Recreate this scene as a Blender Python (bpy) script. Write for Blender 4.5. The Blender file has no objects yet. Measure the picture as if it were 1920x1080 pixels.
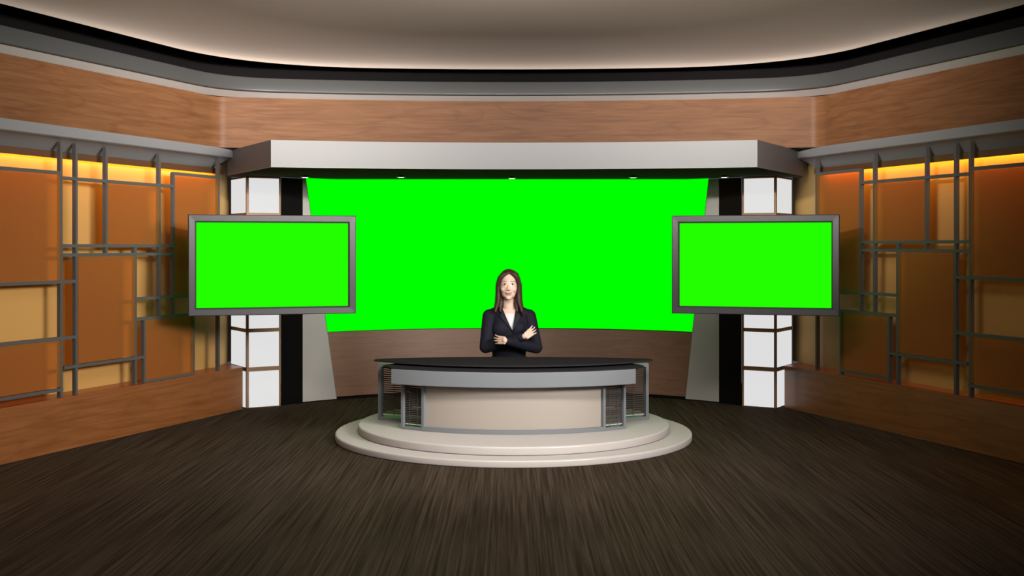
import bpy, bmesh, math, random
from mathutils import Vector, Matrix, noise
from mathutils.bvhtree import BVHTree
random.seed(7)
S = bpy.context.scene
C = S.collection
F, CX, HY, HC = 2250.0, 960.0, 461.0, 1.6      # focal length (px), principal column, horizon row, eye height

# ---------------------------------------------------------------- helpers
def at(px, py, D):
    return Vector(((px-CX)/F*D, D, HC-(py-HY)/F*D))

def link(o, parent=None):
    C.objects.link(o)
    if parent is not None:
        o.parent = parent
        o.matrix_parent_inverse = Matrix.Translation(-parent.location)
    return o

def tag(o, label, cat, group=None):
    o['label'] = label; o['category'] = cat
    if group: o['group'] = group
    return o

def thing(name, label, cat, loc=(0, 0, 0), group=None):
    o = bpy.data.objects.new(name, None); C.objects.link(o)
    o.location = loc; o.empty_display_size = .1
    return tag(o, label, cat, group)

def structure(o):
    o['kind'] = 'structure'; return o

def mesh_obj(name, bm, mats, parent=None, smooth=False, angle=None):
    bmesh.ops.recalc_face_normals(bm, faces=bm.faces[:])
    me = bpy.data.meshes.new(name); bm.to_mesh(me); bm.free()
    for m in (mats if isinstance(mats, (list, tuple)) else [mats]): me.materials.append(m)
    if smooth:
        for p in me.polygons: p.use_smooth = True
        if angle is not None: me.set_sharp_from_angle(angle=math.radians(angle))
    o = bpy.data.objects.new(name, me)
    return link(o, parent)

def bevel(o, w, seg=2):
    m = o.modifiers.new('bevel', 'BEVEL'); m.width = w; m.segments = seg; m.limit_method = 'ANGLE'; m.angle_limit = math.radians(40)
    return o

def add_box(bm, c, size, ux=Vector((1, 0, 0)), uy=Vector((0, 1, 0)), uz=Vector((0, 0, 1)), mi=0):
    c = Vector(c); hx, hy, hz = [s/2 for s in size]
    vs = []
    for sx in (-1, 1):
        for sy in (-1, 1):
            for sz in (-1, 1):
                vs.append(bm.verts.new(c+ux*hx*sx+uy*hy*sy+uz*hz*sz))
    for f in ((0, 1, 3, 2), (4, 6, 7, 5), (0, 4, 5, 1), (2, 3, 7, 6), (0, 2, 6, 4), (1, 5, 7, 3)):
        fc = bm.faces.new([vs[i] for i in f]); fc.material_index = mi
    return vs

def add_cyl(bm, c, r, h, n=32, r2=None, mi=0):
    c = Vector(c); r2 = r if r2 is None else r2
    lo = [bm.verts.new(c+Vector((r*math.cos(a), r*math.sin(a), 0))) for a in [2*math.pi*i/n for i in range(n)]]
    hi = [bm.verts.new(c+Vector((r2*math.cos(a), r2*math.sin(a), h))) for a in [2*math.pi*i/n for i in range(n)]]
    for i in range(n):
        bm.faces.new((lo[i], lo[(i+1) % n], hi[(i+1) % n], hi[i])).material_index = mi
    bm.faces.new(lo[::-1]).material_index = mi; bm.faces.new(hi).material_index = mi

def add_prism(bm, poly, z0, z1, mi=0):
    lo = [bm.verts.new((x, y, z0)) for x, y in poly]; hi = [bm.verts.new((x, y, z1)) for x, y in poly]
    n = len(poly)
    for i in range(n):
        bm.faces.new((lo[i], lo[(i+1) % n], hi[(i+1) % n], hi[i])).material_index = mi
    bm.faces.new(lo[::-1]).material_index = mi; bm.faces.new(hi).material_index = mi

def add_lathe(bm, c, prof, n=128):
    rings = []
    for r, z in prof:
        rings.append([bm.verts.new((c[0]+r*math.cos(2*math.pi*i/n), c[1]+r*math.sin(2*math.pi*i/n), z)) for i in range(n)])
    for a, b in zip(rings, rings[1:]):
        for i in range(n): bm.faces.new((a[i], a[(i+1) % n], b[(i+1) % n], b[i]))
    bm.faces.new(rings[0][::-1]); bm.faces.new(rings[-1])

def grid_strip(bm, rows, uvs=None, close=False):
    """rows: list of equally long point lists; quads between consecutive rows"""
    uvl = bm.loops.layers.uv.verify()
    vs = [[bm.verts.new(p) for p in r] for r in rows]
    idx = list(zip(range(len(rows)-1), range(1, len(rows))))
    if close: idx.append((len(rows)-1, 0))
    for a, b in idx:
        for i in range(len(rows[a])-1):
            f = bm.faces.new((vs[a][i], vs[a][i+1], vs[b][i+1], vs[b][i]))
            if uvs:
                for l, (r, k) in zip(f.loops, ((a, i), (a, i+1), (b, i+1), (b, i))): l[uvl].uv = uvs[r][k]
    return vs

def arclen(path):
    s = [0.0]
    for a, b in zip(path, path[1:]): s.append(s[-1]+(Vector(b[:2])-Vector(a[:2])).length)
    return s

def sweep(bm, prof, pathf, close=False):
    """prof: (offset, z) list, pathf(offset) -> plan points; UV = (arc length, running profile length)"""
    rows, uvs = [], []; v = 0
    for k, (off, z) in enumerate(prof):
        if k: v += math.hypot(off-prof[k-1][0], z-prof[k-1][1])
        p = pathf(off); s = arclen(p)
        rows.append([Vector((x, y, z)) for x, y in p]); uvs.append([(a, v) for a in s])
    return grid_strip(bm, rows, uvs, close)

# ---------------------------------------------------------------- materials
ALB = .5       # reflectance scale of all painted and wooden surfaces; the studio lamps are strong
def mat(name, col=(.5, .5, .5), rough=.5, metal=0., spec=.5, coat=0., emit=None, strength=1., sheen=0.):
    m = bpy.data.materials.new(name); m.use_nodes = True
    b = m.node_tree.nodes['Principled BSDF']
    b.inputs['Base Color'].default_value = (*[c*ALB for c in col], 1); b.inputs['Roughness'].default_value = rough
    b.inputs['Metallic'].default_value = metal; b.inputs['Specular IOR Level'].default_value = spec
    b.inputs['Coat Weight'].default_value = coat; b.inputs['Coat Roughness'].default_value = .12
    b.inputs['Sheen Weight'].default_value = sheen
    if emit:
        b.inputs['Emission Color'].default_value = (*emit, 1); b.inputs['Emission Strength'].default_value = strength
    return m

def polish(m, fac, rough):
    # a thin even gloss over a matte body
    N, L, b = nodes_of(m); g = N.new('ShaderNodeBsdfGlossy'); g.inputs['Roughness'].default_value = rough
    mx = N.new('ShaderNodeMixShader'); mx.inputs['Fac'].default_value = fac
    L.new(b.outputs[0], mx.inputs[1]); L.new(g.outputs[0], mx.inputs[2]); L.new(mx.outputs[0], N['Material Output'].inputs['Surface'])
def nodes_of(m): return m.node_tree.nodes, m.node_tree.links, m.node_tree.nodes['Principled BSDF']

def tex_ramp(m, coord, scale, nscale, detail, stops, dist=0., rough=.6, rot=(0, 0, 0)):
    """noise through a colour ramp on base colour; coord 'UV' / 'Object'"""
    N, L, b = nodes_of(m)
    tc = N.new('ShaderNodeTexCoord'); mp = N.new('ShaderNodeMapping'); nz = N.new('ShaderNodeTexNoise'); cr = N.new('ShaderNodeValToRGB')
    mp.inputs['Scale'].default_value = scale; mp.inputs['Rotation'].default_value = rot
    nz.inputs['Scale'].default_value = nscale; nz.inputs['Detail'].default_value = detail; nz.inputs['Distortion'].default_value = dist
    nz.inputs['Roughness'].default_value = rough
    L.new(tc.outputs[coord], mp.inputs['Vector']); L.new(mp.outputs['Vector'], nz.inputs['Vector']); L.new(nz.outputs['Fac'], cr.inputs['Fac'])
    e = cr.color_ramp.elements; stops = [(p, [c*ALB for c in c_]) for p, c_ in stops]
    e[0].position, e[0].color = stops[0][0], (*stops[0][1], 1)
    e[1].position, e[1].color = stops[-1][0], (*stops[-1][1], 1)
    for p, c in stops[1:-1]:
        x = e.new(p); x.color = (*c, 1)
    return N, L, b, nz, cr

def wood(name, dark, mid, light, rough=.32, gscale=1., spec=.5):
    m = mat(name, mid, rough, spec=spec)
    N, L, b, nz, cr = tex_ramp(m, 'UV', (.55*gscale, 9*gscale, 1), 3.2, 8, [(.28, dark), (.5, mid), (.75, light)], dist=.7, rough=.62)
    # slow flame figure: rings of a stretched, distorted field
    tc = N.new('ShaderNodeTexCoord'); mp = N.new('ShaderNodeMapping'); n2 = N.new('ShaderNodeTexNoise')
    mp.inputs['Scale'].default_value = (.35*gscale, 2.2*gscale, 1); n2.inputs['Scale'].default_value = 1.3; n2.inputs['Detail'].default_value = 2
    L.new(tc.outputs['UV'], mp.inputs['Vector']); L.new(mp.outputs['Vector'], n2.inputs['Vector'])
    mu = N.new('ShaderNodeMath'); mu.operation = 'MULTIPLY'; mu.inputs[1].default_value = 60
    sn = N.new('ShaderNodeMath'); sn.operation = 'SINE'
    po = N.new('ShaderNodeMapRange'); po.inputs['From Min'].default_value = .75; po.inputs['From Max'].default_value = 1.0
    po.inputs['To Min'].default_value = 0; po.inputs['To Max'].default_value = .22
    mx = N.new('ShaderNodeMix'); mx.data_type = 'RGBA'; mx.inputs['B'].default_value = (*[c*.62*ALB for c in dark], 1)
    L.new(n2.outputs['Fac'], mu.inputs[0]); L.new(mu.outputs[0], sn.inputs[0]); L.new(sn.outputs[0], po.inputs['Value'])
    L.new(po.outputs[0], mx.inputs['Factor']); L.new(cr.outputs['Color'], mx.inputs['A']); L.new(mx.outputs['Result'], b.inputs['Base Color'])
    bp = N.new('ShaderNodeBump'); bp.inputs['Strength'].default_value = .06; bp.inputs['Distance'].default_value = .01
    L.new(nz.outputs['Fac'], bp.inputs['Height']); L.new(bp.outputs['Normal'], b.inputs['Normal'])
    return m

M = {}
M['wood'] = wood('cherry_wood', (.14, .058, .0245), (.19, .084, .036), (.24, .112, .049), .36, spec=.04)
M['wood_low'] = wood('reddish_wood', (.20, .065, .019), (.275, .094, .028), (.34, .125, .04), .3)
M['wood_back'] = wood('back_wall_wood', (.20, .095, .05), (.25, .12, .065), (.29, .145, .08), .5, 1.3)
M['ledge'] = mat('ledge_wood', (.33, .09, .03), .35)
# dark plank floor, grain running away from the camera
m = mat('dark_floor', (.05, .035, .025), .42, spec=0); polish(m, .006, .3); M['floor'] = m
N, L, b, nz, cr = tex_ramp(m, 'Object', (46, .55, 1), 1.4, 7, [(.34, (.040, .0255, .0165)), (.5, (.070, .0495, .0345)), (.68, (.108, .080, .058))], dist=.1, rough=.6)
n3 = N.new('ShaderNodeTexNoise'); n3.inputs['Scale'].default_value = .9; n3.inputs['Detail'].default_value = 3
mp3 = N.new('ShaderNodeMapping'); mp3.inputs['Scale'].default_value = (3, .35, 1); tc3 = N.new('ShaderNodeTexCoord')
L.new(tc3.outputs['Object'], mp3.inputs['Vector']); L.new(mp3.outputs['Vector'], n3.inputs['Vector'])
mr3 = N.new('ShaderNodeMapRange'); mr3.inputs['To Min'].default_value = .62; mr3.inputs['To Max'].default_value = 1.35
mm = N.new('ShaderNodeMix'); mm.data_type = 'RGBA'; mm.blend_type = 'MULTIPLY'; mm.inputs['Factor'].default_value = 1
L.new(n3.outputs['Fac'], mr3.inputs['Value']); L.new(cr.outputs['Color'], mm.inputs['A']); L.new(mr3.outputs[0], mm.inputs['B']); L.new(mm.outputs['Result'], b.inputs['Base Color'])
rr = N.new('ShaderNodeMapRange'); rr.inputs['To Min'].default_value = .34; rr.inputs['To Max'].default_value = .6
L.new(nz.outputs['Fac'], rr.inputs['Value']); L.new(rr.outputs[0], b.inputs['Roughness'])
bp = N.new('ShaderNodeBump'); bp.inputs['Strength'].default_value = .12; bp.inputs['Distance'].default_value = .01
L.new(nz.outputs['Fac'], bp.inputs['Height']); L.new(bp.outputs['Normal'], b.inputs['Normal'])

M['ceiling'] = mat('satin_ceiling', (.44, .36, .305), .5, spec=.04)
M['moulding'] = mat('grey_moulding', (.075, .074, .072), .4, spec=.2); M['lip'] = mat('pale_lip', (.95, .92, .89), .4, spec=.3)  # lip paler than the moulding: light on its underside put into the colour
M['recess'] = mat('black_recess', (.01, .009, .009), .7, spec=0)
M['cornice'] = mat('grey_cornice', (.215, .212, .215), .4, spec=.25)
M['pelmet'] = mat('brown_pelmet', (.10, .035, .012), .5)  # added strip: the shaded band below the cornice put in as brown
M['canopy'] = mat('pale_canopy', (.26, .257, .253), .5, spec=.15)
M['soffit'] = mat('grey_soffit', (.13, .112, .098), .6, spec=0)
# amber wall
m = mat('amber_panel', (.6, .33, .1), .4, spec=.06); M['amber'] = m
N, L, b, nz, cr = tex_ramp(m, 'UV', (5, .55, 1), 1.7, 5, [(.3, (.38, .145, .022)), (.5, (.60, .27, .048)), (.72, (.72, .37, .085))], dist=.4)
M['gold'] = mat('gold_return', (.58, .36, .13), .5, spec=.06)
# tinted panes
def pane(name, tint, body, mixf):
    m = bpy.data.materials.new(name); m.use_nodes = True; N, L, b = nodes_of(m)
    b.inputs['Base Color'].default_value = (*[c*ALB for c in body], 1); b.inputs['Roughness'].default_value = .3; b.inputs['Specular IOR Level'].default_value = .1
    t = N.new('ShaderNodeBsdfTransparent'); t.inputs['Color'].default_value = (*tint, 1)
    mx = N.new('ShaderNodeMixShader'); mx.inputs['Fac'].default_value = mixf
    L.new(t.outputs[0], mx.inputs[1]); L.new(b.outputs[0], mx.inputs[2]); L.new(mx.outputs[0], N['Material Output'].inputs['Surface'])
    return m
M['pane'] = pane('tinted_pane', (.92, .58, .28), (.46, .20, .055), .40)
M['bar'] = mat('bronze_grey_bar', (.10, .092, .088), .45, spec=.15)
M['column_frame'] = mat('bronze_column_frame', (.30, .165, .075), .45, spec=.2)
M['light'] = mat('white_lit_panel', (.8, .8, .8), .6, spec=0, emit=(1, 1, 1), strength=.72)
for k in ('light',): nodes_of(M[k])[2].inputs['Base Color'].default_value = (.03, .03, .03, 1)
M['black_panel'] = mat('black_panel', (.006, .0058, .0055), .4, spec=0); polish(M['black_panel'], .01, .25)
m = mat('pale_fabric_panel', (.46, .43, .40), .7); M['pale_panel'] = m
tex_ramp(m, 'Object', (60, 60, 60), 1, 3, [(.3, (.375, .325, .305)), (.7, (.43, .375, .35))])
M['green'] = mat('green_video', (0, .01, 0), .6, spec=0, emit=(0, 1, 0), strength=1.0)
M['tv_green'] = mat('green_monitor', (0, .01, 0), .6, spec=0, emit=(.0165, 1, 0), strength=1.0)
M['bezel'] = mat('grey_bezel', (.055, .052, .055), .4, metal=.1, spec=.3)
M['dark_plastic'] = mat('dark_plastic', (.02, .02, .02), .5)
m = mat('white_lacquer', (.68, .625, .585), .3, spec=0); polish(m, .035, .22); M['lacquer'] = m
tex_ramp(m, 'Object', (4, 4, 60), 3, 4, [(.35, (.53, .50, .485)), (.65, (.57, .54, .525))])
m = mat('brushed_aluminium', (.235, .25, .265), .42, spec=.25); M['alu'] = m
m = mat('cream_panel', (.46, .40, .34), .42); M['cream'] = m
tex_ramp(m, 'Object', (1.2, 1.2, 9), 1.5, 4, [(.3, (.27, .235, .198)), (.7, (.31, .272, .232))])
M['desk_top'] = mat('black_desk_top', (.034, .032, .034), .5, spec=.0)
M['slat'] = mat('grey_slat', (.12, .10, .092), .6, spec=0)
M['slat_rail'] = mat('pale_rail', (.62, .60, .58), .4)
M['lens'] = mat('lamp_lens', (.8, .8, .8), .3, emit=(1, .95, .88), strength=1.5)
M['chrome'] = mat('chrome', (.7, .7, .7), .15, metal=1)
M['led'] = mat('amber_led', (.8, .4, .1), .4, emit=(1, .42, .05), strength=1.5)
m = mat('skin', (.86, .585, .455), .5, spec=.3); M['skin'] = m
nodes_of(m)[2].inputs['Subsurface Weight'].default_value = .08
m = mat('auburn_hair', (.055, .017, .009), .55, spec=.3); M['hair'] = m
N, L, b, nz, cr = tex_ramp(m, 'Object', (120, 120, 6), 1.5, 5, [(.3, (.03, .009, .005)), (.52, (.11, .031, .015)), (.74, (.27, .085, .038))])
bp = N.new('ShaderNodeBump'); bp.inputs['Strength'].default_value = .8; bp.inputs['Distance'].default_value = .004
L.new(nz.outputs['Fac'], bp.inputs['Height']); L.new(bp.outputs['Normal'], b.inputs['Normal'])
M['navy'] = mat('navy_suit', (.013, .0128, .021), .7, spec=.08)
M['lapel'] = mat('navy_lapel', (.017, .0165, .027), .65, spec=.1)
m = mat('white_blouse', (.78, .74, .72), .7); M['blouse'] = m
tex_ramp(m, 'Object', (20, 20, 90), 1.4, 2, [(.3, (.66, .60, .58)), (.6, (.84, .81, .80))])
M['eye'] = mat('eye_white', (.75, .72, .70), .25); M['iris'] = mat('dark_iris', (.03, .016, .010), .2)
M['brow'] = mat('brow_hair', (.05, .022, .013), .7); M['lips'] = mat('lips', (.56, .20, .18), .4); M['teeth'] = mat('teeth', (.78, .75, .72), .3)
M['shoe'] = mat('black_shoe', (.01, .01, .01), .3)
M['button'] = mat('button', (.25, .22, .18), .3, metal=.6)

# ---------------------------------------------------------------- plan geometry
WL = dict(s=-1, c=6.952, k=.3667); WR = dict(s=1, c=6.776, k=.342)
def wall_xy(w, D, off=0.):                       # off > 0: behind the plinth face, < 0: into the room
    cc = w['c']+off*math.sqrt(1+w['k']**2)
    return w['s']*(cc-w['k']*D), D
def wall_D(w, px, off=0.):
    cc = w['c']+off*math.sqrt(1+w['k']**2)
    return cc/(abs(px-CX)/F+w['k'])
def wall_dir(w):
    d = Vector((-w['s']*w['k'], 1, 0)); return d.normalized()
def wall_n(w):                                   # into the room
    d = wall_dir(w); return Vector((-w['s']*d.y, w['s']*d.x, 0)) if True else None
def room_path(off, r, y0=-1.5):
    """left wall -> rounded corner -> shallow back arc -> corner -> right wall; off = distance into the room"""
    def arc(x): return 11.71-off-.0487*x*x
    def corner(w):
        lo, hi = 6., 12.
        for _ in range(60):
            D = (lo+hi)/2; x, _y = wall_xy(w, D, -off)
            if D < arc(x): lo = D
            else: hi = D
        return Vector(wall_xy(w, (lo+hi)/2, -off))
    cl, cr = corner(WL), corner(WR)
    def side(w, c):
        d = wall_dir(w).xy; a = c-d*r
        sx = w['s']; b = Vector((c.x-sx*r, arc(c.x-sx*r)))
        st = Vector(wall_xy(w, y0, -off))
        pts = [st.lerp(a, i/14) for i in range(14)]
        for i in range(15):
            t = i/14; pts.append(a*(1-t)**2+c*2*t*(1-t)+b*t*t)
        return pts, b
    pl, bl = side(WL, cl); pr, br = side(WR, cr)
    mid = []
    for i in range(1, 30):
        x = bl.x+(br.x-bl.x)*i/30; mid.append(Vector((x, arc(x))))
    return [tuple(p) for p in pl+mid+pr[::-1]]
def back_y(x): x = x+.01; return 13.02-.135*x*x-.0085*x**4

# ---------------------------------------------------------------- setting
bm = bmesh.new(); grid_strip(bm, [[Vector((-9, -2, 0)), Vector((9, -2, 0))], [Vector((-9, 14, 0)), Vector((9, 14, 0))]])
structure(mesh_obj('floor', bm, M['floor']))

bm = bmesh.new(); sweep(bm, [(-.5, 2.531), (0, 2.531), (0, 3.02)], lambda o: room_path(o, .10+max(0, -o)))
structure(mesh_obj('wall_upper', bm, M['wood'], smooth=True, angle=40))

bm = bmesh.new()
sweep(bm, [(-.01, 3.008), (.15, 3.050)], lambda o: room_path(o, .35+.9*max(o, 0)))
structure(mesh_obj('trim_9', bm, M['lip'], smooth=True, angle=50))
bm = bmesh.new()
sweep(bm, [(.14, 3.045), (.155, 3.047), (.163, 3.05), (.167, 3.057), (.166, 3.066), (.152, 3.172), (.147, 3.179), (.138, 3.18), (-.01, 3.18)],
      lambda o: room_path(o, .35+.9*max(o, 0)))
structure(mesh_obj('trim_1', bm, M['moulding'], smooth=True, angle=50))

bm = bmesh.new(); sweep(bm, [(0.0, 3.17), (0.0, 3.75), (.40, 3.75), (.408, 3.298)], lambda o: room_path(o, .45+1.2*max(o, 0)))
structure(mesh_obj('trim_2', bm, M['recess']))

prof = [(.405, 3.300), (.394, 3.285), (.388, 3.272)]
for i in range(15):
    t = i/14*math.pi/2                          # hollow curve: steep at the edge, level where it meets the flat ceiling
    prof.append((.39+(1-math.cos(t))*.95, 3.265+.16*math.sin(t)))
bm = bmesh.new()
def cpath(o): return room_path(o, .9+.35*o)
vs = sweep(bm, prof, cpath)
last = vs[-1]
cy = [v.co.copy() for v in last]
for a, b_ in zip(range(len(last)//2), range(len(last)-1, len(last)//2-1, -1)):
    if a+1 < b_-1+1 and a+1 <= b_-1:
        try: bm.faces.new((last[a], last[a+1], last[b_-1], last[b_]) if a+1 != b_-1 else (last[a], last[a+1], last[b_]))
        except ValueError: pass
structure(mesh_obj('ceiling', bm, M['ceiling'], smooth=True, angle=30))

# side walls: wooden plinth, amber back wall, grey cornice
for w, nm, endpx in ((WL, 'left', 455), (WR, 'right', 1471)):
    n = wall_n(w); D0 = -1.2; D1 = wall_D(w, endpx)
    zt = .412
    rows = []
    AO = .25
    def wp(D, off, z): x, y = wall_xy(w, D, off); return Vector((x, y, z))
    bm = bmesh.new()
    grid_strip(bm, [[wp(D0, 0, 0), wp(D1, 0, 0)], [wp(D0, 0, zt-.006), wp(D1, 0, zt-.006)]], [[(0, 0), (D1-D0, 0)], [(0, zt), (D1-D0, zt)]])
    mesh_low = structure(mesh_obj('baseboard_'+nm, bm, M['wood_low']))
    bm = bmesh.new()
    Dl = wall_D(w, 433 if w is WL else 1486, .4)
    grid_strip(bm, [[wp(D0, -.004, zt-.012), wp(D1, -.004, zt-.012)], [wp(D0, -.004, zt), wp(D1, -.004, zt)], [wp(D0, .5, zt), wp(D1+.5, .5, zt)]])
    structure(mesh_obj('trim_3' if w is WL else 'trim_4', bm, M['ledge']))
    # amber wall, with a plain gold return towards the column
    rpx = 404 if w is WL else 1543
    Da = wall_D(w, rpx, AO)
    bm = bmesh.new()
    grid_strip(bm, [[wp(D0, AO, zt), wp(Da, AO, zt)], [wp(D0, AO, 2.62), wp(Da, AO, 2.62)]], [[(0, 0), (Da-D0, 0)], [(0, 2.2), (Da-D0, 2.2)]])
    structure(mesh_obj('wall_'+nm, bm, M['amber']))
    a = wp(Da, AO, 0); e = Vector((w['s']*2.905, 12.42, 0))
    bm = bmesh.new(); grid_strip(bm, [[Vector((a.x, a.y, zt)), Vector((e.x, e.y, zt))], [Vector((a.x, a.y, 2.62)), Vector((e.x, e.y, 2.62))]])
    structure(mesh_obj('wall_'+nm+'_return', bm, M['gold']))
    # cornice
    Dc = wall_D(w, 437 if w is WL else 1495)
    prof = [(.0, 2.5335), (-.022, 2.533), (-.025, 2.525), (-.02, 2.455), (-.012, 2.448)]
    for i in range(1, 9):
        t = i/8; prof.append((-.012+t*.19, 2.448-.098*t**1.6))
    prof += [(.178, 2.35), (.178, 2.362), (.255, 2.362), (.255, 2.60)]
    bm = bmesh.new()
    grid_strip(bm, [[wp(D0, o, z), wp(Dc, o, z)] for o, z in prof])
    structure(mesh_obj('trim_5' if w is WL else 'trim_6', bm, M['cornice'], smooth=True, angle=35))
    bm = bmesh.new(); d = wall_dir(w)
    pa, pb = wp(D0, .165, 2.325), wp(Da-.02, .165, 2.325)
    add_box(bm, (pa+pb)/2, ((pb-pa).length, .018, .055), d, n, Vector((0, 0, 1)))
    structure(mesh_obj('trim_7' if w is WL else 'trim_8', bm, M['pelmet']))
    # amber light strip hidden behind the added brown strip
    L0, L1 = wp(3.2, .205, 2.338), wp(Da-.05, .205, 2.338)
    la = bpy.data.lights.new('amber_strip_lamp', 'AREA'); la.shape = 'RECTANGLE'; la.size = (L1-L0).length; la.size_y = .025
    la.energy = 56; la.color = (1, .43, .045)
    lo = bpy.data.objects.new('amber_strip_lamp', la); C.objects.link(lo); lo.location = (L0+L1)/2
    zz = (Vector((0, 0, 1))+n*.25).normalized(); xx = d; yy = zz.cross(xx).normalized()
    lo.rotation_euler = Matrix((xx, yy, zz)).transposed().to_euler()

# curved back wall; the shadow line at its foot is a black strip
bm = bmesh.new()
xs = [-2.32+4.62*i/48 for i in range(49)]
rows = [[Vector((x, back_y(x), z)) for x in xs] for z in (.03, 2.285)]
al = arclen([(x, back_y(x)) for x in xs])
grid_strip(bm, rows, [[(a, 0) for a in al], [(a, 2.25) for a in al]])
xs2 = [-1.80+3.58*i/30 for i in range(31)]
al2 = arclen([(x, back_y(x)) for x in xs2])
grid_strip(bm, [[Vector((x, back_y(x), z)) for x in xs2] for z in (2.285, 2.6)], [[(a, 2.25) for a in al2], [(a, 2.6) for a in al2]])
structure(mesh_obj('wall_back', bm, M['wood_back'], smooth=True, angle=40))
bm = bmesh.new(); grid_strip(bm, [[Vector((x, back_y(x)-.004, z)) for x in xs] for z in (0, .032)])
structure(mesh_obj('baseboard_back', bm, M['recess']))

def curved_panel(bm, xl, xr, z0, z1, front, thick, n=12, m=8, mi=0, mi_side=None):
    """xl(z), xr(z): slab that follows the back wall"""
    mi_side = mi if mi_side is None else mi_side
    fr, bk = [], []
    for j in range(m+1):
        z = z0+(z1-z0)*j/m; a, b_ = xl(z), xr(z); rf, rb = [], []
        for i in range(n+1):
            x = a+(b_-a)*i/n
            rf.append(bm.verts.new((x, back_y(x)-front, z))); rb.append(bm.verts.new((x, back_y(x)-front+thick, z)))
        fr.append(rf); bk.append(rb)
    for j in range(m):
        for i in range(n):
            bm.faces.new((fr[j][i], fr[j][i+1], fr[j+1][i+1], fr[j+1][i])).material_index = mi
            bm.faces.new((bk[j][i], bk[j+1][i], bk[j+1][i+1], bk[j][i+1])).material_index = mi_side
    for i in range(n):
        bm.faces.new((fr[0][i], bk[0][i], bk[0][i+1], fr[0][i+1])).material_index = mi_side
        bm.faces.new((fr[m][i], fr[m][i+1], bk[m][i+1], bk[m][i])).material_index = mi_side
    for j in range(m):
        bm.faces.new((fr[j][0], fr[j+1][0], bk[j+1][0], bk[j][0])).material_index = mi_side
        bm.faces.new((fr[j][n], bk[j][n], bk[j+1][n], fr[j+1][n])).material_index = mi_side

def lin(z0, x0, z1, x1): return lambda z: x0+(x1-x0)*(z-z0)/(z1-z0)
edgeL, edgeR = lin(0, -1.816, 2.281, -2.100), lin(0, 1.796, 2.281, 2.012)
# black and pale panels flanking the green video wall
for s, xo, xi, e, side in ((-1, -2.312, -2.129, edgeL, 'left'), (1, 2.300, 2.106, edgeR, 'right')):
    bm = bmesh.new()
    a, b_ = sorted((xo, xi)); curved_panel(bm, lambda z: a, lambda z: b_, 0.0, 2.284, .03, .025, 4, 2)
    tag(mesh_obj('wall_panel', bm, M['black_panel']), f'tall black panel standing beside the white lit column at {side} of the big green screen', 'wall panel', 'black back wall panels')
    bm = bmesh.new()
    if s < 0: curved_panel(bm, lambda z: xi, lambda z: max(e(z)-.004, xi+.006), 0.012, 2.284, .034, .028, 6, 10)
    else: curved_panel(bm, lambda z: min(e(z)+.004, xi-.006), lambda z: xi, 0.012, 2.284, .034, .028, 6, 10)
    tag(mesh_obj('wall_panel', bm, M['pale_panel']), f'pale grey slanted panel tapering upward along {side} edge of the big green screen', 'wall panel', 'pale slanted back wall panels')

vw = thing('video_wall', 'huge curved green video wall behind the woman, tapering towards its bottom', 'screen', (0, 12.98, .71))
bm = bmesh.new(); curved_panel(bm, edgeL, edgeR, .712, 2.42, .030, .006, 48, 6)
mesh_obj('screen', bm, M['green'], vw, smooth=True, angle=40)
bm = bmesh.new(); curved_panel(bm, edgeL, edgeR, .712, 2.42, .023, .018, 48, 6)
mesh_obj('backing', bm, M['dark_plastic'], vw, smooth=True, angle=40)

# ---------------------------------------------------------------- canopy
A_, B_ = Vector((-2.107, 10.49)), Vector((2.145, 10.49))
def can_front(n=40):
    pts = []
    for i in range(n+1):
        x = A_.x+(B_.x-A_.x)*i/n; t = (x-.019)/2.126
        pts.append(Vector((x, 10.78-.29*t*t)))
    return pts
outline = [Vector((-2.78, 11.72))]+can_front()+[Vector((2.865, 11.81))]
def grow(pts, d):
    out = []
    for i, p in enumerate(pts):
        a = pts[max(i-1, 0)]; b_ = pts[min(i+1, len(pts)-1)]
        t = (b_-a).normalized(); out.append(p+Vector((t.y, -t.x))*d)
    return out
cn = thing('canopy', 'long pale grey curved canopy projecting over the big green screen', 'canopy', (0, 10.78, 2.29))
inner = [p+Vector((0, .022)) for p in outline]
bm = bmesh.new()
rows = [[Vector((p.x, p.y, 2.288)) for p in outline], [Vector((p.x, p.y, 2.527)) for p in outline],
        [Vector((p.x, p.y, 2.527)) for p in inner], [Vector((p.x, p.y, 2.288)) for p in inner]]
grid_strip(bm, rows, None, True)
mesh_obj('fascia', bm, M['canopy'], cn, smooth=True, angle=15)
bm = bmesh.new()
backp = [Vector((2.93, 12.10))]+[Vector((x, min(12.42, back_y(x)-.06))) for x in [2.30-.1*i for i in range(47)]]+[Vector((-2.85, 12.05))]
poly = [(p.x, p.y) for p in inner]+[(p.x, p.y) for p in backp]
add_prism(bm, poly, 2.290, 2.515)
mesh_obj('soffit', bm, M['soffit'], cn)

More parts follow.
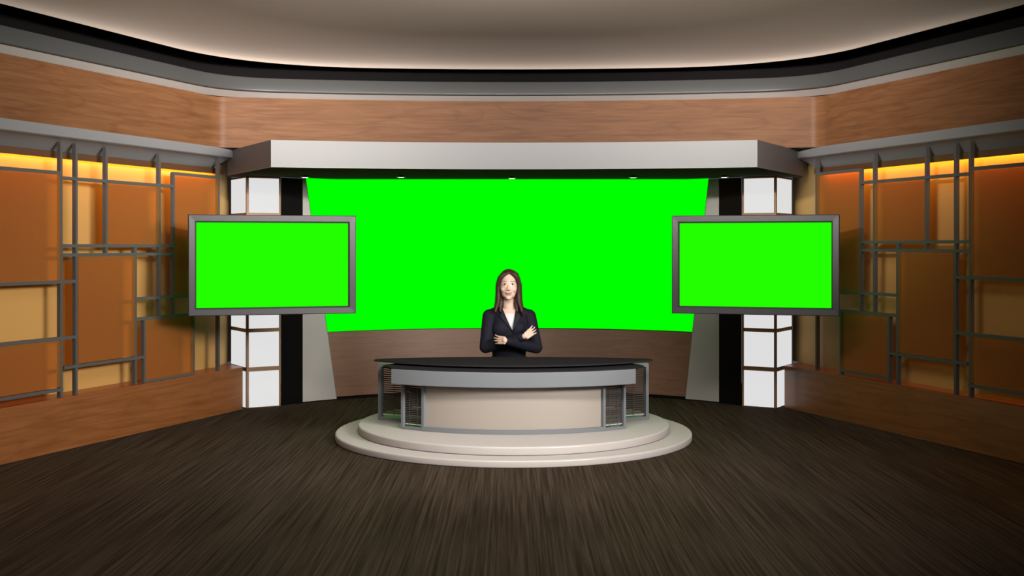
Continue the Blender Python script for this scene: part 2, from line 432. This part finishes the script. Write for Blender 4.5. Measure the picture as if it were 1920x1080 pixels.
# downlights under the canopy
dl_src = None
for i, (px, py, wh) in enumerate(((572, 331.5, 'leftmost of five, above the left pale slanted panel'), (752, 331.5, 'second from the left, above the big green screen'),
                       (960, 333.5, 'middle of five, straight above the woman'), (1187, 332, 'fourth from the left, above the big green screen'),
                       (1358, 331.5, 'rightmost of five, above the right black panel'))):
    D = .675*F/(HY-py); x = (px-CX)/F*D
    lab = 'small round chrome downlight under the canopy, '+wh
    t = thing('downlight', lab, 'light', (x, D, 2.29), 'downlights under the canopy')
    bm = bmesh.new(); add_cyl(bm, (x, D, 2.272), .026, .018, 24); mesh_obj('housing', bm, M['dark_plastic'], t, True, 40)
    bm = bmesh.new(); add_lathe(bm, (x, D), [(.030, 2.2685), (.045, 2.2690), (.047, 2.2715), (.045, 2.2745), (.030, 2.275)], 32); mesh_obj('ring', bm, M['chrome'], t, True, 40)
    bm = bmesh.new(); add_cyl(bm, (x, D, 2.2655), .029, .003, 24); mesh_obj('lens', bm, M['lens'], t)
    sp = bpy.data.lights.new('downlight_lamp', 'SPOT'); sp.energy = 1.5; sp.spot_size = math.radians(80); sp.spot_blend = .5; sp.shadow_soft_size = .02; sp.color = (1, .95, .88)
    so = bpy.data.objects.new('downlight_lamp', sp); C.objects.link(so); so.location = (x, D, 2.26); so.rotation_euler = (math.radians(8), 0, 0)

# ---------------------------------------------------------------- light columns
def light_column(corner, u, v, side, ht=2.287):
    t = thing('light_column', f'bronze framed column of glowing white panels beside the {side} black panel', 'column', (corner.x, corner.y, 0), 'white lit columns')
    W, Dp = .352, .50
    bm = bmesh.new()
    add_box(bm, corner+u*W/2+v*Dp/2+Vector((0, 0, ht/2)), (W, Dp, ht), u, v)
    mesh_obj('frame', bm, M['column_frame'], t)
    pitch = 2.287/6
    for r in range(6):
        z = pitch*r+pitch/2+(.002 if r else -.008); h = pitch-.038+(0 if r else .010)
        bm = bmesh.new(); add_box(bm, corner+u*(.024+.330)/2-v*.003+Vector((0, 0, z)), (.306, .010, h), u, v)
        mesh_obj('light_panel', bm, M['light'], t)
        bm = bmesh.new(); add_box(bm, corner+v*(.026+.46)/2-u*.003+Vector((0, 0, z)), (.010, .434, h), u, v)
        mesh_obj('light_panel', bm, M['light'], t)
    return t
u = Vector((.858, .513, 0)); v = Vector((-.513, .858, 0))
light_column(Vector((-2.615, 11.82, 0)), u, v, 'left')
light_column(Vector((2.603, 11.82, 0)), Vector((-u.x, u.y, 0)), Vector((-v.x, v.y, 0)), 'right')

# ---------------------------------------------------------------- monitors
def monitor(pl, pr, zt, zb, side, colpt):
    """pl / pr: plan points of the outer edges as seen left and right"""
    u = (pr-pl).normalized(); W = (pr-pl).length
    nb = Vector((-u.y, u.x, 0)); c = (pl+pr)/2; H = zt-zb; zc = (zt+zb)/2
    t = thing('monitor', f'wide flat grey framed green monitor in front of the {side} white lit column', 'monitor', (c.x, c.y, zb), 'hanging green monitors')
    Z = Vector((0, 0, 1)); o = Vector((c.x, c.y, zc)); bz = .068
    def P(a, dd, z): return o+u*a+nb*dd+Z*z
    bm = bmesh.new()
    prof = [(0, .075), (0, .006), (.006, 0), (bz-.014, .002), (bz-.008, .008), (bz, .020)]     # inset, depth
    rings = []
    for ins, dd in prof:
        a, h = W/2-ins, H/2-ins
        rings.append([bm.verts.new(P(x, dd, z)) for x, z in ((-a, -h), (a, -h), (a, h), (-a, h))])
    for r0, r1 in zip(rings, rings[1:]):
        for i in range(4): bm.faces.new((r0[i], r0[(i+1) % 4], r1[(i+1) % 4], r1[i]))
    mesh_obj('bezel', bm, M['bezel'], t)
    bm = bmesh.new(); add_box(bm, P(0, .025, 0), (W-2*bz+.008, .008, H-2*bz+.008), u, nb, Z); mesh_obj('screen', bm, M['tv_green'], t)
    bm = bmesh.new(); add_box(bm, P(0, .060, 0), (W-.010, .050, H-.010), u, nb, Z); add_box(bm, P(0, .1, 0), (W*.6, .04, H*.6), u, nb, Z)
    mesh_obj('back_housing', bm, M['dark_plastic'], t)
    bm = bmesh.new(); s0 = P(0, .11, 0); s1 = Vector((colpt.x, colpt.y, zc)); d = (s1-s0); dn = d.normalized(); sd = Vector((-dn.y, dn.x, 0))
    add_box(bm, (s0+s1)/2, (d.length, .05, .07), dn, sd, Z); add_box(bm, s0+dn*.02, (.02, .25, .2), dn, sd, Z); add_box(bm, s1-dn*.03, (.03, .06, .16), dn, sd, Z)
    mesh_obj('wall_arm', bm, M['dark_plastic'], t)
l, r = at(353, 0, 10.22), at(667.5, 0, 10.66)
monitor(Vector((l.x, l.y, 0)), Vector((r.x, r.y, 0)), 1.868, 1.000, 'left', Vector((-2.606, 11.819, 0)))
l, r = at(1259.5, 0, 10.66), at(1574, 0, 10.22)
monitor(Vector((l.x, l.y, 0)), Vector((r.x, r.y, 0)), 1.868, 1.000, 'right', Vector((2.594, 11.819, 0)))

# ---------------------------------------------------------------- lattice screens with tinted panes on the side walls
UP = [(112, 267, 750), (140.5, 270, 746), (197, 273, 479), (297, 286, 592), (323.5, 324, 592), (408, 297, 701), (252, 463, 727), (268.5, 598, 722), (361, 590, 708)]
#      x0,y0 -> x1,y1 of the rails
RAIL = [(-60, 313, 113, 322), (112, 332, 324, 351), (113, 461, 324, 461), (113, 477, 324, 477), (-60, 537, 142, 526), (252, 560, 409, 551),
        (-60, 649, 142, 634), (252, 601, 362, 587), (117, 691, 268, 668), (-60, 757, 115, 731), (269, 716, 362, 701), (323, 325, 409, 333)]
PANE = [(-60, 112, 317, 531), (197, 297, 343, 461), (144, 252, 478, 674), (324, 408, 329, 557), (269, 361, 594, 710), (-60, 114, 641, 738)]
def zat(y, D): return HC-(y-HY)/F*D
def lattice(w, side, dz):
    t = thing('lattice_screen', f'grey metal bar lattice with tinted amber glass panes on the {side} wall', 'screen', (*wall_xy(w, 10.3, .06), .412), 'lattice screens on the side walls')
    n, d, Z = wall_n(w), wall_dir(w), Vector((0, 0, 1)); off = .06
    def W(px, y): 
        D = wall_D(WL, px, off); x, yy = wall_xy(w, D, off); return Vector((x, yy, zat(y, D)+dz)), D
    for px, y0, y1 in UP:
        a, D = W(px, y0); b_, _ = W(px, y1)
        top = a.z if y0 > 300 else 2.418; bot = b_.z if y1 < 700 and px != 408 else .412
        bm = bmesh.new(); add_box(bm, Vector((a.x, a.y, (top+bot)/2)), (.026, .034, top-bot), d, n, Z); mesh_obj('upright', bm, M['bar'], t)
    for x0, y0, x1, y1 in RAIL:
        a, D0 = W(x0, y0); b_, D1 = W(x1, y1); z = (zat(y0, D0)+zat(y1, D1))/2+dz
        bm = bmesh.new(); a.z = b_.z = z
        add_box(bm, (a+b_)/2+n*.002, ((b_-a).length, .034, .026), d, n, Z); mesh_obj('rail', bm, M['bar'], t)
    bm = bmesh.new(); a, D0 = W(250, 463); a.z = (zat(461, D0)+zat(477, D0))/2+dz
    add_box(bm, a, (.02, .03, .06), d, n, Z); mesh_obj('spacer', bm, M['bar'], t)
    for x0, x1, y0, y1 in PANE:
        a, D0 = W(x0, y0); b_, D1 = W(x1, y0); Dm = D1
        z1, z0 = zat(y0, (D0+D1)/2)+dz, zat(y1, (D0+D1)/2)+dz
        bm = bmesh.new(); c = (a+b_)/2; c.z = (z0+z1)/2
        add_box(bm, c+n*.012, ((b_-a).length, .008, z1-z0), d, n, Z); mesh_obj('glass_pane', bm, M['pane'], t)
lattice(WL, 'left', 0.); lattice(WR, 'right', .032)

# ---------------------------------------------------------------- round platform
PC = (.013, 10.11)
pf = thing('platform', 'round two step glossy white platform under the news desk', 'platform', (PC[0], PC[1], 0))
def step(r, z0, z1, rb=.014):
    prof = [(r-.012, z0), (r-.002, z0+.004)]
    prof += [(r, z0+.010)]
    for i in range(7):
        a = i/6*math.pi/2; prof.append((r-rb+rb*math.cos(a), z1-rb+rb*math.sin(a)))
    return prof
bm = bmesh.new(); add_lathe(bm, PC, step(1.488, 0, .056), 160); mesh_obj('lower_step', bm, M['lacquer'], pf, True, 50)
bm = bmesh.new(); add_lathe(bm, PC, step(1.30, .0565, .123), 160); mesh_obj('upper_step', bm, M['lacquer'], pf, True, 50)

# ---------------------------------------------------------------- news desk
DX = .012; Z0 = .124
dk = thing('news_desk', 'curved grey news desk with cream front panel and black top on the white platform', 'desk', (DX, 9.6, Z0))
def arcpts(R, cyy, x0, x1, n=36):
    return [Vector((DX+x0+(x1-x0)*i/n, cyy-math.sqrt(R*R-(x0+(x1-x0)*i/n)**2))) for i in range(n+1)]
def arc_slab(bm, R, cyy, x0, x1, thick, z0, z1, n=36):
    f = arcpts(R, cyy, x0, x1, n); cc = Vector((DX, cyy))
    k = [p+(cc-p).normalized()*thick for p in f]
    add_prism(bm, [tuple(p) for p in f]+[tuple(p) for p in k[::-1]], z0, z1)
RB, CB = 1.50, 10.874
bm = bmesh.new(); arc_slab(bm, RB-.03, CB, -.715, .715, .03, Z0+.03, .535); mesh_obj('front_panel', bm, M['cream'], dk, True, 30)
bm = bmesh.new(); arc_slab(bm, RB, CB, -.735, .735, .07, Z0, Z0+.034); mesh_obj('base_rail', bm, M['alu'], dk, True, 30)
# fascia and top
RF, CF = 1.80, 11.085
bm = bmesh.new(); arc_slab(bm, RF, CF, -.978, .978, .03, .499, .618, 48); bevel(mesh_obj('fascia', bm, M['alu'], dk, True, 30), .004)
bm = bmesh.new()
f = arcpts(RF-.004, CF, -.975, .975, 48)
add_prism(bm, [tuple(p) for p in f]+[(DX+1.06, 9.75), (DX+.95, 10.02), (DX-.95, 10.02), (DX-1.06, 9.75)], .612, .628)
mesh_obj('desk_top', bm, M['desk_top'], dk)
bm = bmesh.new()
f = arcpts(1.62, 11.08, -1.155, 1.155, 48)
f = [Vector((p.x, p.y+.0)) for p in f]
tip = f[-1].y
bk = [Vector((DX+1.155*math.cos(math.pi*i/30), tip+(10.20-tip)*math.sin(math.pi*i/30)**.8)) for i in range(1, 30)]
add_prism(bm, [tuple(p) for p in f]+[tuple(p) for p in bk], .644, .656)
mesh_obj('counter_top', bm, M['desk_top'], dk)
for s in (-1, 1):
    for xx, yy in ((.80, 9.92), (.45, 10.00)):
        bm = bmesh.new(); add_cyl(bm, (DX+s*xx, yy, .626), .012, .02, 16); mesh_obj('counter_post', bm, M['alu'], dk)

def louvre(a, b_, z0, z1, fw, depth, nslat, name='louvre', tilt=.4):
    """framed panel with a slatted blind between plan points a and b (as seen left to right)"""
    Z = Vector((0, 0, 1)); u = (b_-a).normalized(); nb = Vector((-u.y, u.x, 0)); Wd = (b_-a).length; c = (a+b_)/2
    zc = Vector((0, 0, 1))
    bm = bmesh.new()
    add_box(bm, a+u*fw/2+nb*depth/2+Z*((z0+z1)/2), (fw, depth, z1-z0), u, nb, Z)
    add_box(bm, b_-u*fw/2+nb*depth/2+Z*((z0+z1)/2), (fw, depth, z1-z0), u, nb, Z)
    add_box(bm, c+nb*depth/2+Z*(z0+fw/2), (Wd-2*fw, depth, fw), u, nb, Z)
    add_box(bm, c+nb*depth/2+Z*(z1-fw/2), (Wd-2*fw, depth, fw), u, nb, Z)
    fr = mesh_obj('louvre_frame', bm, M['alu'], dk)
    bm = bmesh.new(); h = z1-z0-2*fw; iw = Wd-2*fw-.012
    sy = (nb*math.cos(tilt)+Z*math.sin(tilt)); sz = (Z*math.cos(tilt)-nb*math.sin(tilt))
    for i in range(nslat):
        z = z0+fw+.035+(h-.045)*i/(nslat-1)
        add_box(bm, c+nb*depth*.55+Z*z, (iw, .017, .0018), u, sy, sz)
    sl = mesh_obj('blind', bm, M['slat'], fr)
    bm = bmesh.new(); add_box(bm, c+nb*depth*.55+Z*(z0+fw+.018), (iw, .016, .008), u, nb, Z); mesh_obj('bottom_rail', bm, M['slat_rail'], fr)
    for q in (-.24, .24) if Wd > .2 else (0,):
        bm = bmesh.new(); add_box(bm, c+u*iw*q+nb*(depth*.55-.010)+Z*(z0+fw+.01+(h-.01)/2), (.004, .002, h-.012), u, nb, Z); mesh_obj('cord', bm, M['slat'], fr)
    return fr
def bpt(x):
    return Vector((DX+x, CB-math.sqrt(RB*RB-x*x), 0))
louvre(bpt(-.908), bpt(-.715), Z0, .52, .024, .045, 22)
louvre(bpt(.715), bpt(.908), Z0, .52, .024, .045, 22)
wl0, wl1 = Vector((DX-1.150, 10.195, 0)), Vector((DX-.70, 9.95, 0))
wr0, wr1 = Vector((DX+.70, 9.95, 0)), Vector((DX+1.150, 10.195, 0))
louvre(wl0, wl1, Z0, .602, .028, .045, 22); louvre(wr0, wr1, Z0, .602, .028, .045, 22)

# ---------------------------------------------------------------- the presenter
def ell(bm, c, r, n=20, rot=None):
    c = Vector(c); m_ = Matrix.Diagonal((*r, 1)); 
    if rot is not None: m_ = rot.to_4x4() @ m_
    bmesh.ops.create_uvsphere(bm, u_segments=n, v_segments=max(8, n//2+2), radius=1, matrix=Matrix.Translation(c) @ m_)
def cap(bm, p0, p1, r0, r1, n=18):
    p0, p1 = Vector(p0), Vector(p1); d = (p1-p0); ln = d.length; d.normalize()
    q = Vector((0, 0, 1)).rotation_difference(d); rings = []
    prof = [(-r0*math.cos(a), r0*math.sin(a)) for a in [math.pi/2*i/5 for i in range(1, 6)]]
    prof += [(ln+r1*math.sin(a), r1*math.cos(a)) for a in [math.pi/2*i/5 for i in range(0, 5)]]
    b0 = bm.verts.new(p0-d*r0); b1 = bm.verts.new(p1+d*r1)
    for zz, rr in prof:
        rings.append([bm.verts.new(p0+q @ Vector((rr*math.cos(2*math.pi*i/n), rr*math.sin(2*math.pi*i/n), zz))) for i in range(n)])
    for a, b_ in zip(rings, rings[1:]):
        for i in range(n): bm.faces.new((a[i], a[(i+1) % n], b_[(i+1) % n], b_[i]))
    for i in range(n):
        bm.faces.new((b0, rings[0][(i+1) % n], rings[0][i])); bm.faces.new((b1, rings[-1][i], rings[-1][(i+1) % n]))
def chain(bm, pts, rad, n=14):
    for (a, b_), (r0, r1) in zip(zip(pts, pts[1:]), zip(rad, rad[1:])): cap(bm, a, b_, r0, r1, n)
def organic(name, bm, voxel, smooth_it, m, parent=None, cut=None):
    bmesh.ops.recalc_face_normals(bm, faces=bm.faces[:])
    me = bpy.data.meshes.new(name+'_raw'); bm.to_mesh(me); bm.free()
    o = bpy.data.objects.new(name, me); C.objects.link(o)
    r = o.modifiers.new('r', 'REMESH'); r.mode = 'VOXEL'; r.voxel_size = voxel
    if smooth_it:
        s = o.modifiers.new('s', 'SMOOTH'); s.factor = .5; s.iterations = smooth_it
    dg = bpy.context.evaluated_depsgraph_get(); dg.update()
    new = bpy.data.meshes.new_from_object(o.evaluated_get(dg)); o.modifiers.clear(); o.data = new; bpy.data.meshes.remove(me)
    new.materials.clear(); new.materials.append(m)
    if cut:
        b2 = bmesh.new(); b2.from_mesh(new); b2.normal_update()
        kill = [f for f in b2.faces if cut(f.calc_center_median(), f.normal)]
        bmesh.ops.delete(b2, geom=kill, context='FACES'); b2.to_mesh(new); b2.free()
    for p in new.polygons: p.use_smooth = True
    if parent is not None:
        o.parent = parent; o.matrix_parent_inverse = Matrix.Translation(-parent.location)
    return o

XB, XH = -.026, -.029
pe = thing('person', 'seated woman in dark navy blazer and white top, arms crossed, behind the news desk', 'person', (XB, 10.46, .44))
# joints
shR, shL = Vector((-.192, 10.475, .985)), Vector((.143, 10.475, .985))            # her right is the viewer's left
elR, elL = Vector((-.222, 10.375, .725)), Vector((.205, 10.375, .722))
wrR, wrL = Vector((.108, 10.205, .832)), Vector((-.060, 10.165, .798))
bm = bmesh.new()
ell(bm, (XH, 10.455, 1.292), (.079, .095, .092), 28)
ell(bm, (XH, 10.412, 1.240), (.0735, .077, .101), 28)
ell(bm, (XH, 10.402, 1.186), (.060, .060, .052), 24)
ell(bm, (XH, 10.360, 1.151), (.027, .022, .018))
for s in (-1, 1):
    ell(bm, (XH+s*.036, 10.382, 1.226), (.034, .036, .034))
    ell(bm, (XH+s*.076, 10.452, 1.252), (.010, .020, .032))
    ell(bm, (XH+s*.0105, 10.327, 1.222), (.0085, .010, .0075))
cap(bm, (XH, 10.344, 1.268), (XH, 10.322, 1.230), .007, .0115)
ell(bm, (XH, 10.343, 1.192), (.028, .014, .016))
cap(bm, (XH, 10.465, 1.20), (XB, 10.478, 1.02), .050, .056)
# trunk
cap(bm, (XB-.12, 10.475, 1.0), (XB+.12, 10.475, 1.0), .050, .050)
ell(bm, (XB, 10.475, .90), (.155, .100, .17)); ell(bm, (XB, 10.475, .70), (.128, .090, .17)); ell(bm, (XB, 10.485, .555), (.165, .115, .105))
for s in (-1, 1): ell(bm, (XB+s*.066, 10.418, .885), (.056, .050, .056))
# arms
for sh, el, wr in ((shR, elR, wrR), (shL, elL, wrL)):
    chain(bm, [sh, sh.lerp(el, .5)+Vector((0, .005, 0)), el, el.lerp(wr, .35), wr], [.050, .044, .039, .037, .023])
# hands
def hand(bm, wr, d, w, nrm, lens, curl, thumb, sc=1.):
    """d: finger direction, w: across the knuckles, nrm: towards the curled-in side"""
    d, w, nrm = d.normalized(), w.normalized(), nrm.normalized()
    kn = wr+d*.074*sc
    for j in range(4):
        off = (j-1.5)*.0215*sc
        cap(bm, wr+w*off*.75, kn+w*off-d*abs(j-1.3)*.004, .0160*sc, .0115*sc, 12)
        p = kn+w*off-d*abs(j-1.3)*.004; ang = curl[0]; spread = (j-1.5)*.13
        pts = [p]; rad = [.0090*sc]
        for k, fr in enumerate((.45, .31, .24)):
            dir_ = (d*math.cos(ang)+nrm*math.sin(ang)+w*spread).normalized()
            p = p+dir_*lens[j]*fr*sc; pts.append(p); rad.append((.0085, .0078, .0070)[k]*sc); ang += curl[1]
        chain(bm, pts, rad, 12)
    b_ = wr+d*.02*sc-w*.018*sc
    t1 = b_+thumb.normalized()*.042*sc; t2 = t1+(thumb.normalized()+d*.45).normalized()*.032*sc
    chain(bm, [b_, t1, t2], [.013*sc, .0105*sc, .0085*sc], 12)
hand(bm, wrR+Vector((.014, -.004, .004)), Vector((.70, .42, .52)), Vector((.52, .05, -.80)), Vector((.15, .95, .1)), (.060, .070, .066, .054), (.15, .3), Vector((.5, .55, .65)), .82)
hand(bm, wrL+Vector((-.004, 0, 0)), Vector((-.78, .58, .02)), Vector((-.05, -.05, -1)), Vector((-.2, .95, .1)), (.066, .074, .069, .055), (.3, .35), Vector((-.7, .75, -.1)), .86)
# legs, seated
for s in (-1, 1):
    chain(bm, [(XB+s*.085, 10.46, .535), (XB+s*.10, 10.02, .530), (XB+s*.10, 10.02, .21)], [.078, .055, .036])
    cap(bm, (XB+s*.10, 10.03, .165), (XB+s*.105, 9.90, .150), .032, .024)
body = organic('body', bm, .0034, 2, M['skin'], pe)
bv = BVHTree.FromPolygons([v.co for v in body.data.vertices], [p.vertices[:] for p in body.data.polygons])
def face_y(x, z):
    h = bv.ray_cast(Vector((x, 9.9, z)), Vector((0, 1, 0))); return h[0].y if h[0] is not None else 10.34
# eyes, brows, mouth
for s in (-1, 1):
    ex, ez = XH+s*.0345, 1.268; fy = face_y(ex, ez)
    bm = bmesh.new(); ell(bm, (ex, fy+.0045, ez), (.0160, .0095, .0082), 18); e = mesh_obj('eye', bm, M['eye'], pe, True)
    bm = bmesh.new(); ell(bm, (ex, fy-.0030, ez+.0002), (.0068, .0035, .0068), 16); mesh_obj('iris', bm, M['iris'], e, True)
    bm = bmesh.new(); pts = [Vector((ex+q*.0165, face_y(ex+q*.0165, ez+.008)-.0035, ez+.0085-.0045*q*q)) for q in (-1, -.5, 0, .5, 1)]
    chain(bm, pts, [.0014, .0024, .0026, .0024, .0014], 8); mesh_obj('eyelashes', bm, M['brow'], e, True)
    bm = bmesh.new(); pts = []
    for q in range(6):
        x = XH+s*(.014+.042*q/5); z = 1.2905+.0035*math.sin(q/5*math.pi)-.0015*q/5; pts.append(Vector((x, face_y(x, z)-.0005, z)))
    chain(bm, pts, [.0018, .0024, .0026, .0023, .0018, .0012], 8); mesh_obj('eyebrow', bm, M['brow'], pe, True)
bm = bmesh.new()
for up in (0, 1):
    pts, rad = [], []
    for q in range(-6, 7):
        t = q/6; x = XH+t*.029
        z = 1.1935+.0055*t*t+(.0026*(1-t*t) if up else -.0036*(1-t*t))
        pts.append(Vector((x, face_y(x, z)+.0005, z))); rad.append(.0016+(.0026 if up else .0036)*(1-t*t))
    chain(bm, pts, rad, 10)
lp = mesh_obj('lips', bm, M['lips'], pe, True)

# hair: locks swept from a centre parting over the temples to the shoulders
bm = bmesh.new()
ell(bm, (XH, 10.474, 1.305), (.086, .098, .094), 28)
ell(bm, (XH, 10.500, 1.20), (.088, .065, .12), 24); ell(bm, (XH-.004, 10.490, 1.10), (.100, .045, .09), 24)
for s in (-1, 1):
    for j in range(13):
        t = j/12                                    # 0 = front lock, 1 = back of the head
        y0 = 10.375+.13*t
        part = XH+.006
        wob = random.uniform(-.004, .004)
        endz = (1.045 if s < 0 else 1.02)+random.uniform(-.02, .02)-.02*t
        fl = .016 if s < 0 else .022
        pts = [(part+s*.006, y0+.005, 1.379-.012*(1-t)-.008*t), (part+s*.038, y0-.006*(1-t), 1.373-.018*(1-t)), (part+s*.066, y0-.004*(1-t), 1.350-.018*(1-t)), (XH+s*(.079+.006*t), y0+.004, 1.318-.01*(1-t)),
               (XH+s*(.089+.008*t)+wob, y0+.022, 1.255), (XH+s*(.088+.010*t)+wob, y0+.028, 1.19), (XH+s*(.088+.014*t)+wob, y0+.018, 1.12), (XH+s*(.096+fl+.010*t)+wob*2, y0-.002, endz)]
        chain(bm, [Vector(p) for p in pts], [.009, .014, .016, .016, .017, .017, .017, .010], 12)
        if j in (2, 4, 6, 8):
            y1 = y0+.03
            chain(bm, [Vector(p) for p in ((XH+s*.084, y1, 1.25), (XH+s*.074, y1+.01, 1.18), (XH+s*.064, y1, 1.11), (XH+s*.074, y1-.025, 1.035))], [.016, .019, .020, .010], 12)
def hair_cut(c, n): return False
organic('hair', bm, .0045, 3, M['hair'], pe)

# blouse
bm = bmesh.new()
ell(bm, (XB, 10.470, .89), (.150, .106, .165), 28); ell(bm, (XB, 10.475, .72), (.136, .097, .16), 24); cap(bm, (XB-.09, 10.472, .975), (XB+.09, 10.472, .975), .046, .046)
cap(bm, (XB, 10.474, 1.06), (XB, 10.474, .96), .062, .075)
for s in (-1, 1): ell(bm, (XB+s*.066, 10.418, .885), (.062, .056, .062))
organic('blouse', bm, .005, 4, M['blouse'], pe, cut=lambda c, n: c.z > 1.013+.06*abs(c.x-XB-.01) or c.z < .64)

# blazer, cut open in a deep V
vx, vz = .004, .862
def v_l(z): return vx+(z-vz)*(-.078-vx)/(1.04-vz)
def v_r(z): return vx+(z-vz)*(.033-vx)/(1.04-vz)
bm = bmesh.new()
ell(bm, (XB, 10.475, .885), (.180, .118, .18), 28); ell(bm, (XB, 10.475, .70), (.152, .110, .18), 24); ell(bm, (XB, 10.485, .59), (.178, .130, .09), 24)
chain(bm, [Vector((-.202, 10.476, .995)), Vector((XB-.07, 10.478, 1.012)), Vector((XB+.07, 10.478, 1.012)), Vector((.153, 10.476, .995))], [.052, .057, .057, .052])
cap(bm, (XB, 10.485, 1.035), (XB, 10.485, .95), .070, .085)
for s in (-1, 1): ell(bm, (XB+s*.072, 10.410, .88), (.080, .066, .082)); cap(bm, (XB+s*.058, 10.485, 1.068), (XB+s*.15, 10.478, 1.005), .030, .046)
for sh, el, wr in ((shR, elR, wrR), (shL, elL, wrL)):
    o = Vector((math.copysign(.006, sh.x), 0, 0))
    chain(bm, [sh+o, sh.lerp(el, .5)+o+Vector((0, .005, 0)), el+o, el.lerp(wr, .35), el.lerp(wr, .90)], [.062, .058, .054, .052, .038])
def bz_cut(c, n):
    if c.z > 1.035 and (c.xy-Vector((XB, 10.470))).length < .064: return True
    return vz < c.z < 1.12 and v_l(c.z) < c.x < v_r(c.z) and c.y < 10.47
blz = organic('blazer', bm, .0048, 9, M['navy'], pe, cut=bz_cut)
bb = BVHTree.FromPolygons([v.co for v in blz.data.vertices], [p.vertices[:] for p in blz.data.polygons])
def bl_y(x, z):
    h = bb.ray_cast(Vector((x, 9.9, z)), Vector((0, 1, 0))); return h[0].y if h[0] is not None else 10.36
for s, vf in ((-1, v_l), (1, v_r)):                 # lapels lie on the chest along the V
    bm = bmesh.new(); rows = []
    K = 14
    for i in range(K+1):
        t = i/K; z = vz+.002+(1.075-vz)*t
        wdt = .004+.046*min(1, t*1.9) if t < .68 else (.030 if t < .74 else .044*(1-.55*(t-.74)/.26))
        x0 = vf(z)-s*.002; row = []
        for q in range(5):
            x = x0+s*wdt*q/4; row.append(Vector((x, min(bl_y(x0+s*.012, z), bl_y(x, z))-.007+.003*q/4, z)))
        rows.append(row)
    grid_strip(bm, rows)
    lo = mesh_obj('lapel', bm, M['lapel'], blz, True)
    so = lo.modifiers.new('solid', 'SOLIDIFY'); so.thickness = .005; so.offset = 0
# trousers and shoes (behind the desk)
bm = bmesh.new(); ell(bm, (XB, 10.485, .555), (.172, .122, .108), 24)
for s in (-1, 1): chain(bm, [(XB+s*.085, 10.46, .537), (XB+s*.10, 10.02, .532), (XB+s*.10, 10.02, .22)], [.088, .068, .056])
organic('trousers', bm, .008, 3, M['navy'], pe, cut=lambda c, n: c.z < .20)
for s in (-1, 1):
    bm = bmesh.new(); cap(bm, (XB+s*.10, 10.035, .163), (XB+s*.105, 9.89, .152), .038, .028)
    organic('shoe', bm, .006, 2, M['shoe'], pe)

# chair under her
ch = thing('chair', 'low black swivel stool under the seated woman, hidden behind the news desk', 'chair', (XB, 10.48, .123))
bm = bmesh.new(); add_lathe(bm, (XB, 10.48), [(.14, .400), (.185, .405), (.20, .420), (.195, .440), (.15, .446)], 40); mesh_obj('seat', bm, M['dark_plastic'], ch, True, 50)
bm = bmesh.new(); add_cyl(bm, (XB, 10.48, .145), .022, .256, 20); mesh_obj('post', bm, M['chrome'], ch, True, 40)
bm = bmesh.new(); add_lathe(bm, (XB, 10.48), [(.19, .1235), (.19, .130), (.04, .148)], 40); mesh_obj('base', bm, M['chrome'], ch, True, 40)

# ---------------------------------------------------------------- studio lamps (unseen area lights, ahead of and above the camera)
KL = 2.2
def lamp(name, loc, target, sx, sy, e, col=(1, .96, .92), spread=180):
    la = bpy.data.lights.new(name, 'AREA'); la.shape = 'RECTANGLE'; la.size = sx; la.size_y = sy; la.energy = e*KL; la.spread = math.radians(spread); la.color = col
    o = bpy.data.objects.new(name, la); C.objects.link(o); o.location = loc
    o.rotation_euler = (Vector(target)-Vector(loc)).to_track_quat('-Z', 'Y').to_euler(); return o
lamp('key_lamp', (4.4, 3.9, 3.0), (-2.4, 9.6, 1.6), 3.0, 1.2, 128, spread=70)
lamp('fill_lamp', (-2.6, 2.0, 3.0), (1.2, 11.5, 1.6), 1.6, 1.0, 26)  # added to lift the darker right wall
lamp('top_lamp', (0.2, 6.3, 3.2), (0, 10.2, .9), 3.0, .5, 36, spread=95)
lamp('front_lamp', (0, 1.0, 2.6), (0, 11, 2.5), 3.0, .8, 4, spread=60)
# added area lights outside the frame, brightening the ceiling's hollow edge and upper walls
def wash(name, a, b_, target, e, spread=44):
    a, b_, t = Vector(a), Vector(b_), Vector(target); c = (a+b_)/2
    la = bpy.data.lights.new(name, 'AREA'); la.shape = 'RECTANGLE'; la.size = (b_-a).length; la.size_y = .15; la.energy = e; la.color = (1, .95, .9); la.spread = math.radians(spread)
    o = bpy.data.objects.new(name, la); C.objects.link(o); o.location = c
    xx = (b_-a).normalized(); zz = -(t-c); zz = (zz-xx*zz.dot(xx)).normalized(); yy = zz.cross(xx).normalized()
    o.rotation_euler = Matrix((xx, yy, zz)).transposed().to_euler()
wash('wash_bar', (-2.8, 5.2, 3.02), (2.8, 5.2, 3.02), (0, 11.2, 3.42), 24, 28)
wash('wash_bar', (0.1, 4.4, 3.0), (2.1, 5.6, 3.0), (-3.55, 9.3, 3.12), 62, 36)
wash('wash_bar', (-2.1, 5.6, 3.0), (-0.1, 4.4, 3.0), (3.6, 9.3, 3.12), 58, 36)

w = bpy.data.worlds.new('studio'); S.world = w; w.use_nodes = True
w.node_tree.nodes['Background'].inputs['Color'].default_value = (.9, .92, 1, 1); w.node_tree.nodes['Background'].inputs['Strength'].default_value = .07

# ---------------------------------------------------------------- camera
cam = bpy.data.cameras.new('camera'); co = bpy.data.objects.new('camera', cam); C.objects.link(co)
co.location = (0, 0, HC); co.rotation_euler = (math.pi/2, 0, 0)
cam.sensor_width = 36; cam.lens = F/1920*36; cam.shift_y = -(540-HY)/1920; cam.clip_start = .05; cam.clip_end = 60
S.camera = co
vsn = S.view_settings; vsn.view_transform = 'Standard'; vsn.look = 'None'; vsn.gamma = 1; vsn.exposure = 0; vsn.use_curve_mapping = False
